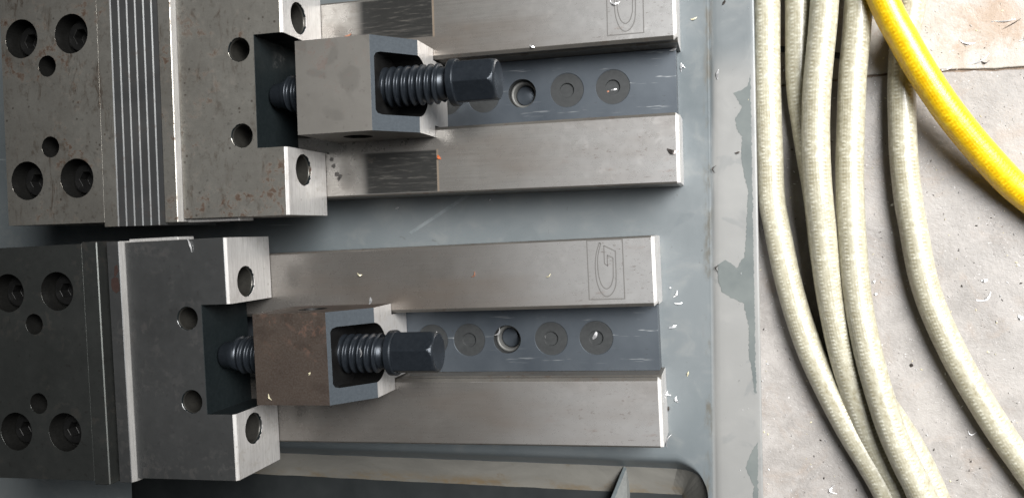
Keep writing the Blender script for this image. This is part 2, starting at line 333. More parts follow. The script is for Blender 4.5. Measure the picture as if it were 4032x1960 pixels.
# deep pockets along the tray's lower side: rolled edge, sloping walls, rib and floor
def zs(z): return (503.02-z)/540.02
front = []
for i in range(68):
    x = -440+i*6.05; y = 161.6-(x+314.6)*(5.9/221.3) if x < -93.3 else 155.7-(x+93.3)*(1.2/59.5); front.append((x, y))
curve = [(-33.8, 154.4), (-30.5, 154.6), (-27.2, 155.1), (-24.2, 156.0), (-21.5, 157.5), (-19.3, 159.5), (-17.5, 162.0), (-16.1, 165.2), (-15.2, 169.0), (-14.8, 174), (-14.4, 190), (-13.6, 230), (-12.4, 320)]
rim = front[:-1]+curve
def wd(x, y): return 1.0 if x < -34 else max(.06, 1-(x+34)/17.)
def off(pts, o_):
    out = []
    for i, b in enumerate(pts):
        a, c = Vector(pts[max(0, i-1)]), Vector(pts[min(len(pts)-1, i+1)]); t = (c-a).normalized(); k_ = wd(*b); out.append((b[0]+t.y*o_*k_, b[1]-t.x*o_*k_))
    return out
ROLL = [(9.5, -38), (7.4, -38.1), (5.7, -38.8), (4.4, -40.4), (3.4, -42.8), (2.3, -46.3), (1.1, -49.9), (.2, -52.3), (0, -52.6)]
rows = []
for o_, z in ROLL:
    r_ = off(rim, o_)
    rows.append([(x*(1+(zs(z)-zs(-38))*min(1, wd(x, y)+.0)), y*(1+(zs(z)-zs(-38))*min(1, wd(x, y))), -38+(z+38)*(1 if wd(x, y) > .9 else max(.25, wd(x, y)))) for x, y in r_])
vs = [(x, -y, z) for r_ in rows for x, y, z in r_]; n = len(rim)
fs = [(a*n+i, a*n+i+1, (a+1)*n+i+1, (a+1)*n+i) for a in range(len(rows)-1) for i in range(n-1)]
link('rolled_edge', fixn(mesh(vs, fs)), m_tray, tray, smooth=True)
edge = rows[0]; lipr = rows[-1]
sheet_pts = [(-640, -420)]+[(gx(y)-2.2, y) for y in (-420, -300, -200, -137, -60, 0, 60, 130, 200, 300)]+[(x, y) for x, y, z in edge[::-1]]+[(-440.5, 420), (-640, 420)]
fl_ = bmesh.new(); vv = [fl_.verts.new((x*S, -y*S, -38*S)) for x, y in sheet_pts]; f_ = fl_.faces.new(vv); f_.normal_update()
if f_.normal.z < 0: f_.normal_flip()
bmesh.ops.triangulate(fl_, faces=[f_]); me = bpy.data.meshes.new('mesh'); fl_.to_mesh(me); fl_.free()
link('tray_floor', me, m_tray, tray)
# pocket walls: from the rolled edge down to the floor lines
FZ_ = -63.0
def fl_y(x): return 183.2-(x+215.7)*(2.7/118.0)
def foot(x, y):
    if x < -66: return (x*1.035, fl_y(x*1.035))
    if x < -26.5: return (-66.8+(x+66)*(34.6/39.5), 179.5-(x+66)*.018)
    k_ = (y-158)/40.; return (-32.2+max(0, k_)*4.2, 178.9+max(0, y-159)*1.05)
wl = [(x, y, z) for x, y, z in lipr]
def wall(name, pts):
    vs = []; R_ = 5
    for t in range(R_+1):
        t /= R_
        for x, y, z in pts:
            fx, fy = foot(x, y); b = .35*mnoise.noise(Vector((x*.08, y*.1, t*3))); vs.append((x+(fx-x)*t, -(y+(fy-y)*t)+b, z+(FZ_-z)*t))
    m_ = len(pts); fs = [(a*m_+i, a*m_+i+1, (a+1)*m_+i+1, (a+1)*m_+i) for a in range(R_) for i in range(m_-1)]
    link(name, fixn(mesh(vs, fs)), m_cast, tray)
ia = max(i for i, p_ in enumerate(wl) if p_[0] < -66.2); ib = max(i for i, p_ in enumerate(wl) if p_[0] < -26.5)
wall('pocket_wall', wl[:ia+2]); wall('pocket_wall', wl[ia+1:ib+1]); wall('pocket_corner_wall', wl[ib:])
link('pocket_floor', mesh([(-640, -150, FZ_-.02), (-5, -150, FZ_-.02), (-5, -420, FZ_-.02), (-640, -420, FZ_-.02)], [(0, 3, 2, 1)]), m_casttop, tray)
# slanting rib between the pockets
a0, a1 = (-69.7, 159.4), (-67.4, 159.8); dx, dy = -7.9, 20.6; k_ = 5.0
rb = [(a0[0], a0[1], -51.8), (a1[0], a1[1], -51.8), (a0[0]+dx*k_-1, a0[1]+dy*k_, -51.8), (a1[0]+dx*k_, a1[1]+dy*k_, -51.8),
      (a0[0]+.3, a0[1]+2, FZ_), (-66.6, 178, FZ_), (a0[0]+dx*k_-.5, a0[1]+dy*k_, FZ_), (-67.4, a1[1]+dy*k_, FZ_)]
me = fixn(mesh([(x, -y, z) for x, y, z in rb], [(0, 1, 3, 2), (1, 5, 7, 3), (0, 2, 6, 4), (0, 4, 5, 1), (2, 3, 7, 6)]))
bymat(me, lambda nn, c: 0 if nn.z > .9 or nn.x < -.5 else 1)
link('pocket_rib', me, [m_rib, m_ribside], tray, bevel=.4, seg=2)

# ------------------------------------------------------------------ vises
def grid_thread_hole(parent, c, r, h, depth=14, n='threaded_hole'):
    link(n, rings(c, r, depth, h), m_pit, parent, smooth=True)
def vise(name, loc, th, jb, kind, label):
    root = bpy.data.objects.new(name, None); COL.objects.link(root)
    root.location = (loc[0]*S, -loc[1]*S, 0); root.rotation_euler = (0, 0, -th)
    tag(root, label, 'vise', 'machine vises side by side on the tray')
    A = kind == 'A'
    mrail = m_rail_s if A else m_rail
    # rails: profile (v,h)
    for s in (-1, 1):
        pr = [(63, -38), (63, -1.2), (61.9, 0), (23.2, 0), (21.2, -2.0), (21.2, -4.3), (23.4, -5.0), (23.4, -8.6), (22.2, -9.4), (21.3, -11), (21.0, -24.9), (21.0, -38)]
        pts = [(s*a, b) for a, b in pr]
        n = len(pts); N_ = 46; vs = []; 
        us = [-455, -6]+[-2.0]+[0]
        for ui, u in enumerate(us):
            for a, b in pts:
                bb = b; aa = a
                if ui == 3:
                    if b > -.1: bb = -1.3
                    if abs(a) < 23.3 and b > -8.7: aa = a+s*1.6
                    if abs(a) > 60: aa = a-s*.5
                vs.append((u, -aa, bb))
        fs = [(k_*n+i, k_*n+(i+1) % n, (k_+1)*n+(i+1) % n, (k_+1)*n+i) for k_ in range(3) for i in range(n)]+[tuple(range(n)), tuple(range(3*n, 4*n))[::-1]]
        me = fixn(mesh(vs, fs)); bymat(me, lambda nn, c: 2 if c.x > -2.1 and (nn.x > .2) else (0 if nn.z > .9 and c.z > -1.5 else 1))
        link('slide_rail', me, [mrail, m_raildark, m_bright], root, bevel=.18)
    # channel plate with its row of holes
    hs = [(-41.5, 's'), (-70.6, 's'), (-99.8, 'd'), (-125.6, 's'), (-151.2, 's')]
    cp = cut(box(-455, -2.3, -20.9, 20.9, -37.9, -25), [cyl((u, 0), 10.8 if t == 's' else 9.1, -25.35 if t == 's' else -37.85, -20) for u, t in hs]+[cyl((u, 0), 4.5, -26.6, -20) for u, t in hs if t == 's'])
    bymat(cp, lambda nn, c: 1 if c.z < -25.2 and c.x < -4 else 0)
    ch = link('channel_plate', cp, [m_chan, m_dish], root, bevel=.22)
    for u, t in hs:
        if t == 's':
            pass
        else:
            link('bore_ledge', lathe([(-37.8, 9.0), (-31.4, 9.0), (-31.0, 8.5), (-30.9, 7.7), (-31.6, 6.9), (-37.8, 6.6)], (u, 0), 'h', 40, closed=False), m_ledge, ch, smooth=True)
            link('bore_plug', lathe([(-37.8, 6.3), (-36.3, 6.3), (-35.9, 5.8), (-35.8, .2)], (u, 0), 'h', 32), m_chan, ch, smooth=True)
    # etched square mark with a G-shaped outline
    mk = []
    def stroke(pts, wd, close=False):
        P_ = [Vector(p) for p in pts]; n = len(P_); L_, R_ = [], []
        for i in range(n):
            a = P_[(i-1) % n] if (close or i) else P_[i]; c = P_[(i+1) % n] if (close or i < n-1) else P_[i]
            d1 = (P_[i]-a); d2 = (c-P_[i]); d1 = d1.normalized() if d1.length else d2.normalized(); d2 = d2.normalized() if d2.length else d1
            t = (d1+d2); t = t.normalized() if t.length > .01 else d1; nn = Vector((-t.y, t.x)); k_ = wd/2/max(.5, nn.dot(Vector((-d1.y, d1.x)))); L_.append(P_[i]+nn*k_); R_.append(P_[i]-nn*k_)
        b0 = len(mk_v)
        for a, b in zip(L_, R_): mk_v.extend([(a.x, -a.y, .03), (b.x, -b.y, .03)])
        for i in range(n-1 if not close else n): j = (i+1) % n; mk_f.append((b0+2*i, b0+2*i+1, b0+2*j+1, b0+2*j))
    mk_v, mk_f = [], []
    def smooth_pts(pts, fix=()):
        out = []; n = len(pts)
        for i in range(n-1):
            p0, p1, p2, p3 = [Vector(pts[max(0, min(n-1, i+d))]) for d in (-1, 0, 1, 2)]
            for t in range(4):
                t /= 4.; out.append(tuple(.5*((2*p1)+(-p0+p2)*t+(2*p0-5*p1+4*p2-p3)*t*t+(-p0+3*p1-3*p2+p3)*t**3)))
        return out+[pts[-1]]
    stroke([(-40.3, -61.8), (-18.9, -61.7), (-19, -26.3), (-40.4, -26.3)], .65, True)
    o1 = smooth_pts([(-32.7, -60.2), (-34.8, -54.2), (-35.8, -46.3), (-35.3, -37.1), (-32.9, -30.3), (-29.6, -27.9), (-26.3, -29.8), (-24.1, -34.3), (-23.5, -41.0)])
    stroke(o1+[(-23.3, -54.8)], .62)
    stroke([(-23.3, -54.8), (-30.1, -58.4)], .6); stroke([(-30.1, -58.4), (-30.2, -47.6)], .62); stroke([(-30.2, -47.6), (-28.1, -46.1)], .6)
    o2 = smooth_pts([(-31.8, -59.8), (-33.6, -54.1), (-34.3, -48.7), (-34.1, -41.3), (-32.5, -35.0), (-29.7, -32.5), (-26.9, -34.4), (-25.3, -39.2)])
    stroke(o2+[(-24.9, -50.9)], .6); stroke([(-24.9, -50.9), (-28.3, -52.6)], .6); stroke([(-28.3, -52.6), (-28.4, -46.2)], .6); stroke([(-32.9, -60.3), (-31.7, -59.8)], .6)
    lg = mesh(mk_v, mk_f); o = link('etched_mark', lg, m_etch, root); o['label'] = 'etched rectangle with an outlined letter G'
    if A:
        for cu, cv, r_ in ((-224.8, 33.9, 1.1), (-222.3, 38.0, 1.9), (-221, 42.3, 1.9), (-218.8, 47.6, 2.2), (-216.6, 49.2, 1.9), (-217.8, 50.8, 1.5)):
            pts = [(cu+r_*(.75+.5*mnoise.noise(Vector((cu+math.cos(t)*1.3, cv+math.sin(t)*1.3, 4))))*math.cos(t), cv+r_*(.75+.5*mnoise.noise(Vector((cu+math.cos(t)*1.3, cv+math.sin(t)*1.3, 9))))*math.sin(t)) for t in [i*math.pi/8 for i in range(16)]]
            link('dark_spot', prism_xy(pts, .02, .06), m_spot, root)  # small dark blobs on the rail beside the movable jaw
    # --- movable jaw
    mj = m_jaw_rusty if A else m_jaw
    j0 = jb-72
    body = prism_uh([(j0, .35), (j0, 50), (jb-1.5, 50), (jb, 48.4), (jb, .35)], -74.5, 74.5)
    cs = [box(jb-19.2, jb+5, -33.7, 33.7, -5, 60)]+[cyl((jb-29.6, s*25.8), 7.2, 28, 60) for s in (-1, 1)]+[cyl((s*46.5, 30), 9.6, jb-16, jb+5, 'u') for s in (-1, 1)]
    me = cut(body, cs)
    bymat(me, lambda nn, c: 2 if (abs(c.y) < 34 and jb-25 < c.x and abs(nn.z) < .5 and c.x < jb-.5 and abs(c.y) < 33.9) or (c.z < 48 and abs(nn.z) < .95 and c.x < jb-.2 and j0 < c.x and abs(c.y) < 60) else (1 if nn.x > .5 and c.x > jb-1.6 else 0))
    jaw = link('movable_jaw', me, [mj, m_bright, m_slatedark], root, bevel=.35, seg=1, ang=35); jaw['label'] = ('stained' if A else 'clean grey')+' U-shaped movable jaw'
    for s in (-1, 1):
        link('threaded_hole', rings((jb-29.6, s*25.8), 7.15, 19, 49.6), m_hole, jaw, smooth=True)
        link('threaded_hole', rings((s*46.5, 30), 9.5, 14, jb-.6, 'u'), m_hole, jaw, smooth=True)
    pm = prism_uh([(j0-10.6, .35), (j0-10.6, 53.6), (j0-1.7, 53.6), (j0, 50.3), (j0, .35)], -75.6, 76.4); bymat(pm, lambda nn, c: 1 if nn.x > .5 else 0)
    link('jaw_plate', pm, [mj, m_strip], root, bevel=.3)
    # bright ground ledge that runs a little way along the jaw's side
    s = 1 if A else -1
    link('ground_ledge', box(j0+.01, j0+36, s*74.52 if s > 0 else s*76.6, s*76.6 if s > 0 else s*74.52, 30, 46), m_bright, jaw, bevel=.3)
    # --- fixed jaw
    f0, f1 = (-424.5, -351) if A else (-427, -353)
    sh = 0 if A else -3.0
    big = [(-408.6+sh, -45.2+(1.2 if A else -.6)), (-370.5+sh, -45.2+(1.2 if A else -.6)), (-408.6+sh, 45.6+(1.0 if A else -1.2)), (-370.5+sh, 45.6+(1.0 if A else -1.2))]
    sm = [(-389.6+sh, -25.2), (-389.6+sh, 26)]
    me = cut(box(f0, f1, -75.2, 75.0, .35, 56), [cyl(c, 12.4, 38, 70) for c in big]+[cyl(c, 6.7, 36, 70) for c in sm])
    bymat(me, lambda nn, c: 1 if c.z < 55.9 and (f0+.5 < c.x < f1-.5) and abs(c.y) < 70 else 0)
    fj = link('fixed_jaw', me, [m_jaw_rusty if A else m_jawshade, m_pit], root, bevel=.35); fj['label'] = ('rust speckled' if A else 'shade-darkened grey')+' fixed jaw with six holes'
    for c in big:
        bo = link('socket_bolt', cut(lathe([(36, 9.6), (47.2, 9.6), (48, 8.9), (48.02, .3)], c, 'h', 36), [cyl(c, 5.2, 41, 60, n=6)]), m_black, fj, bevel=.2)
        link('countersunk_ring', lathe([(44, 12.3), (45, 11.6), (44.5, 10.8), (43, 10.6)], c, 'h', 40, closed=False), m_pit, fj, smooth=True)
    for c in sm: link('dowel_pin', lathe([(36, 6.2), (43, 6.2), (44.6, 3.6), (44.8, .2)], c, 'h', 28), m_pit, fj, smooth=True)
    # --- fixed jaw plate
    if A:
        pr = [(-351, .4), (-351, 56), (-341.4, 56)]
        h = 56
        for u in (-341.4, -335.8, -330.2, -324.6, -319.0, -313.6):
            pr += [(u, h), (u+.75, h-.42)]; h -= .42
        pr += [(-309.3, h), (-309.3, .4)]
        clean = []
        for p_ in pr:
            if not clean or p_ != clean[-1]: clean.append(p_)
        me = prism_uh(clean, -78, 77.8); bymat(me, lambda nn, c: 0 if c.x < -341.6 else 1)
        sp = link('stepped_jaw_plate', me, [m_jaw_rusty, m_serr], root); sp['label'] = 'stepped jaw plate with six ground ridges'
    else:
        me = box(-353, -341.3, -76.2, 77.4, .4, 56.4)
        link('jaw_plate', me, m_jawshade, root, bevel=.55)
    if not A:
        for k_, pts in enumerate([[(-334, -52), (-331.5, -53.5), (-329, -52.5), (-328.2, -48), (-328.6, -44.5), (-331, -43), (-333.6, -45), (-334.4, -48)], [(-331.2, -60), (-329.4, -61), (-328.6, -57), (-330.2, -53.6), (-331.8, -54), (-331.6, -57)]]):
            pts = [(a+.35*mnoise.noise(Vector((a*2, b*2, 0)))*2, b) for a, b in pts]
            link('rust_stain', prism_xy(pts, 53.55, 53.68), m_stain, root)
    # --- nut block
    b0 = jb+(8.3 if A else 16.3); b1 = b0+67.8 if A else b0+68.6
    mt = m_block if A else m_brown
    me = prism_uh([(b0, .4), (b0, 51), (b1-20.4, 51), (b1, 27.3), (b1, .4)], -27.4, 27.6)
    ton = box(b0+1, b1-.02, -20.4, 20.4, -24.6, 1.5)
    pocket = cut(cut(prism_xy([(b1-18.7, -15.4), (b1-17.9, -17.4), (b1-15.9, -18.2), (b1+9, -18.2), (b1+9, 18.2), (b1-15.9, 18.2), (b1-17.9, 17.4), (b1-18.7, 15.4)], 28.5, 70), [cyl((0, 28.5), 18.2, b1-18.7, b1+9, 'u', 48)], 'UNION'), [])
    me = cut(cut(me, [ton], 'UNION'), [pocket, cyl((b0+27, 26), 9, -40, 40, 'v')])
    sl = Vector((23.7, 0, 20.4)).normalized()
    def pick(nn, c):
        if abs(nn.dot(sl)) > .98 and c.z > 26: return 1
        if nn.x > .95 and c.x > b1-.6: return 2
        if (c.x > b1-19.2 and abs(c.y) < 18.5 and c.z < 50.9 and abs(nn.z) < .999 and abs(c.y) < 18.4 and c.z > 9) and not (nn.x > .95 and c.x > b1-.6): return 3
        if abs(c.x-(b0+27)) < 9.3 and nn.z*nn.z+nn.x*nn.x > .9 and abs(c.z-26) < 9.3: return 3
        return 0 if c.z > 0 else 1
    bymat(me, pick)
    nb = link('nut_block', me, [mt, m_slate, m_bright, m_black], root, bevel=.45, ang=35); nb['label'] = ('dull grey' if A else 'rust brown')+' block carrying the clamping screw'
    # --- clamping screw
    ax = (.2 if A else -.2, 31.0)
    hx = -128.6 if A else -157.6                 # left side of the flange
    tip = jb-19.2
    sc_o = bpy.data.objects.new('clamping_screw', None); COL.objects.link(sc_o); sc_o.parent = root
    ca, t0 = ax, tip+14
    link('screw_tip', lathe([(tip+.4, 4.2), (tip+1.2, 6.2), (tip+3, 7.5), (tip+8.5, 8.0), (tip+9.5, 8.6), (t0+.4, 10.3)] if A else [(tip+.4, 5), (tip+1.4, 7.4), (tip+3, 8.3), (tip+8.5, 8.7), (t0+1, 10.8)], ca, 'u', 40), m_screw, sc_o, smooth=True)
    link('thread', thread(ca, t0, hx-5.5, 10.0, 11.9, 4.75), m_screw, sc_o, smooth=True)
    link('neck', lathe([(hx-6.2, 10.3), (hx-5.4, 9.5), (hx+.4, 9.3)], ca, 'u', 40), m_screw, sc_o, smooth=True)
    link('flange', lathe([(hx, 9), (hx, 12.9), (hx+.7, 13.7), (hx+4.2, 13.7), (hx+4.9, 13.1), (hx+5, 9)], ca, 'u', 64), m_screw, sc_o, bevel=.12)
    rot = R(90+24) if A else R(90-16)            # world angle of the facet that looks up, y is -v
    rot = R(90-24) if A else R(90+16)
    AF, n = 11.55, 96; vs = []; L0, L1 = hx+4.6, hx+(29.0 if A else 31.0)
    prof = [(L0, 13.3), (L0+.8, 20), (L1-3.4, 20), (L1-2.2, 12.7), (L1-1.0, 11.9), (L1-.3, 11.2), (L1, 10.2)]
    for t, rc in prof:
        for i in range(n):
            an = 2*math.pi*i/n; d = ((an-rot+R(30)) % R(60))-R(30); r = min(AF/math.cos(d), rc); vs.append((t, -ax[0]+r*math.cos(an), ax[1]+r*math.sin(an)))
    fs = [(k_*n+i, k_*n+(i+1) % n, (k_+1)*n+(i+1) % n, (k_+1)*n+i) for k_ in range(len(prof)-1) for i in range(n)]+[tuple(range(n)), tuple(range((len(prof)-1)*n, len(prof)*n))[::-1]]
    link('hex_head', fixn(mesh(vs, fs)), m_screw, sc_o, bevel=.22, ang=25)
    return root
m_spot = oxide('dark_spot_steel', (.07, .065, .062), .35, .4)
m_stain = oxide('brown_rust_stain', (.028, .013, .010), .8, 0)
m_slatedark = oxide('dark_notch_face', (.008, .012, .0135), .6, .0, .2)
m_hole = oxide('hole_wall_steel', (.06, .058, .052), .35, .6)
m_jawshade = fin(steel('dark_jaw_steel_shaded', (.125, .135, .13), (.165, .176, .17), .42, .88, rust=.3, pits=.25))  # lower vise's fixed jaw: shade of its dim corner put into the colour
m_serr = fin(steel('ridged_plate_steel', (.13, .137, .143), (.19, .197, .20), .42, .75, grain=(1, .2, 1), rust=.3))
vise('machine_vise', (-30.65, -87.17), -.0229, -226.4, 'A', 'upper steel machine vise with grey block and stepped jaw plate closed against its jaw')
vise('machine_vise', (-41.81, 69.10), -.0432, -253.7, 'B', 'lower steel machine vise with rust brown block and a narrow dark gap between its jaws')

# ------------------------------------------------------------------ hoses
def smooth_path(pts, step=2.0):
    P_ = [Vector(p) for p in pts]; P_ = [P_[0]*2-P_[1]]+P_+[P_[-1]*2-P_[-2]]; out = []
    for i in range(1, len(P_)-2):
        p0, p1, p2, p3 = P_[i-1:i+3]; n = max(2, int((p2-p1).length/step))
        for k_ in range(n):
            t = k_/n; out.append(.5*((2*p1)+(-p0+p2)*t+(2*p0-5*p1+4*p2-p3)*t*t+(-p0+3*p1-3*p2+p3)*t**3))
    out.append(P_[-2])
    for _ in range(6): out = [out[0]]+[(out[i-1]+out[i]*2+out[i+1])/4 for i in range(1, len(out)-1)]+[out[-1]]
    return out
def hose(pts, r, m_, label, name='air_hose', group='cream braided hoses lying side by side'):
    path = smooth_path([(x, -y, z) for x, y, z in pts]); n = 28; vs, fs, uv = [], [], []; L_ = 0
    for i, p in enumerate(path):
        t = (path[min(i+1, len(path)-1)]-path[max(i-1, 0)]).normalized(); a = Vector((0, 0, 1)).cross(t).normalized(); b = t.cross(a)
        if i: L_ += (p-path[i-1]).length
        rr = r*(1+.012*mnoise.noise(Vector((L_*.05, r, 0))))
        for k_ in range(n):
            an = 2*math.pi*k_/n; q = p+a*rr*math.cos(an)+b*rr*math.sin(an)*.985; vs.append(tuple(q))
        uv.append(L_*S)
    for i in range(len(path)-1):
        for k_ in range(n): fs.append((i*n+k_, i*n+(k_+1) % n, (i+1)*n+(k_+1) % n, (i+1)*n+k_))
    me = mesh(vs, fs); ul = me.uv_layers.new(name='UVMap')
    for pi, pl in enumerate(me.polygons):
        i, k_ = divmod(pi, n)
        for li, (ii, kk) in zip(pl.loop_indices, ((i, k_), (i, k_+1), (i+1, k_+1), (i+1, k_))): ul.data[li].uv = (kk/n, uv[ii])
    o = link(name, me, m_, None, smooth=True)
    tag(o, label, 'hose', group); return o
z1 = -66.6
hose([(20, -300, z1), (21.2, -200, z1), (21.6, -144, z1), (21.9, -93.1, z1), (23.7, -42, z1), (24.7, -16.4, z1), (27.4, -.5, z1), (36.2, 41.9, z1), (49.6, 84, z1), (69.1, 125.3, z1), (84.8, 152.4, z1), (95.5, 172.6, z1), (125, 240, z1)], 8.3, m_hose, 'cream braided hose running right along the tray edge')
hose([(42, -300, z1), (41, -200, z1), (41, -142.5, z1), (41.4, -92.1, z1), (44.4, -66.7, z1), (48.3, -41.3, z1), (52.4, -15.9, z1), (57.7, 27.7, z1), (68, 62.4, z1), (81.8, 96.8, z1), (97.2, 121.2, z1), (108.6, 139.9, z1), (122.5, 170.6, z1), (145, 230, z1)], 8.3, m_hose, 'cream hose partly hidden under its neighbours, second from the tray')
hose([(60, -300, -58), (57, -200, -56), (55.4, -138.4, -55), (51.3, -89.7, -54), (50.3, -65.1, -54), (50.4, -40.4, -52), (52, -15.6, -52), (53.8, -.3, -54), (58.9, 41, -57), (67.3, 82.1, -60), (80.3, 124.6, -64), (91.5, 151.7, -66), (101.5, 171.9, -66), (124, 232, -66)], 8.5, m_hose, 'cream hose lying on top of the second one, third from the tray')
hose([(80, -300, -62), (77.6, -200, -60), (75.6, -138.2, -60), (74.2, -113.8, -60), (72.2, -89.4, -60), (70.6, -40.2, -58), (70.7, -15.5, -56), (71.1, -.1, -54), (74.1, 40.6, -53), (81.2, 81.1, -51), (92.2, 120.8, -50), (102.8, 147.1, -50), (112.1, 166.6, -50), (138, 232, -50)], 8.4, m_hose, 'middle cream hose, straight above and crossing over others lower down')
hose([(118, -300, z1), (111, -200, z1), (107.1, -137.7, z1), (103.2, -113.5, z1), (101.7, -89.1, z1), (102, -64.5, z1), (103.1, -39.9, z1), (105.7, -15.2, z1), (108.3, .2, z1), (116.3, 40.9, z1), (132.6, 81.3, z1), (154.2, 120.9, z1), (171.1, 146.8, z1), (181.9, 162.1, z1), (230, 225, z1)], 8.3, m_hose, 'rightmost cream hose passing under the yellow hose')
hose([(40, -300, -50), (66, -195, -49), (87.8, -134.2, -48), (98.7, -111, -48), (109.7, -90.3, -49), (123.4, -69, -52), (137.3, -51, -56), (151.7, -34.2, -60), (164.3, -21.2, -64), (176.1, -11.2, -65.5), (215, 25, -65.5), (270, 90, -65.5)], 8.6, m_hosey, 'bright yellow braided hose lying over the cream hoses', 'air_hose', 'hoses')
# dark flat strap on the floor under the hoses
o = link('floor_strap', prism_xy([(24, -116.6), (70, -108.4), (70, -104.6), (24, -112.8)], -74.9, -74.2), m_black, None, bevel=.2); tag(o, 'thin dark strip on the floor showing between the hoses', 'strip')

# ------------------------------------------------------------------ metal chips
def chip(x, y, z, L_, wd, ang, curve, m_, label, curl=0., lift=.6):
    # a bent sliver with a sharp end at each side
    n = 9; vs, fs = [], []
    for i in range(n):
        t = i/(n-1)-.5; a = curve*t; px = L_*t; py = -L_*curve*.5*(.25-t*t)*1.6
        wq = wd*.8*(.25+.75*math.sin(math.pi*(t+.5)))*.5; hz = .15+lift*(.5+.5*math.sin(6*t+1))*math.sin(math.pi*(t+.5))
        for s_, dz in ((1, 0), (-1, .35+curl)):
            vs.append((px, py+wq*s_, hz+dz*math.sin(math.pi*(t+.5))))
        for s_, dz in ((1, 0), (-1, .35+curl)):
            vs.append((px, py+wq*s_, hz+dz*math.sin(math.pi*(t+.5))+.18))
    for i in range(n-1):
        a, b = i*4, (i+1)*4
        fs += [(a, b, b+1, a+1), (a+2, a+3, b+3, b+2), (a, a+2, b+2, b), (a+1, b+1, b+3, a+3)]
    fs += [(0, 1, 3, 2), ((n-1)*4, (n-1)*4+2, (n-1)*4+3, (n-1)*4+1)]
    o = link('metal_chip', fixn(mesh(vs, fs)), m_, None); o.location = (x*S, -y*S, z*S); o.rotation_euler = (0, 0, R(ang))
    tag(o, label, 'metal chip', 'metal chips from machining'); return o
CH = []   # filled from real positions: x, y, z (mm), length, width, angle, bend, material, label
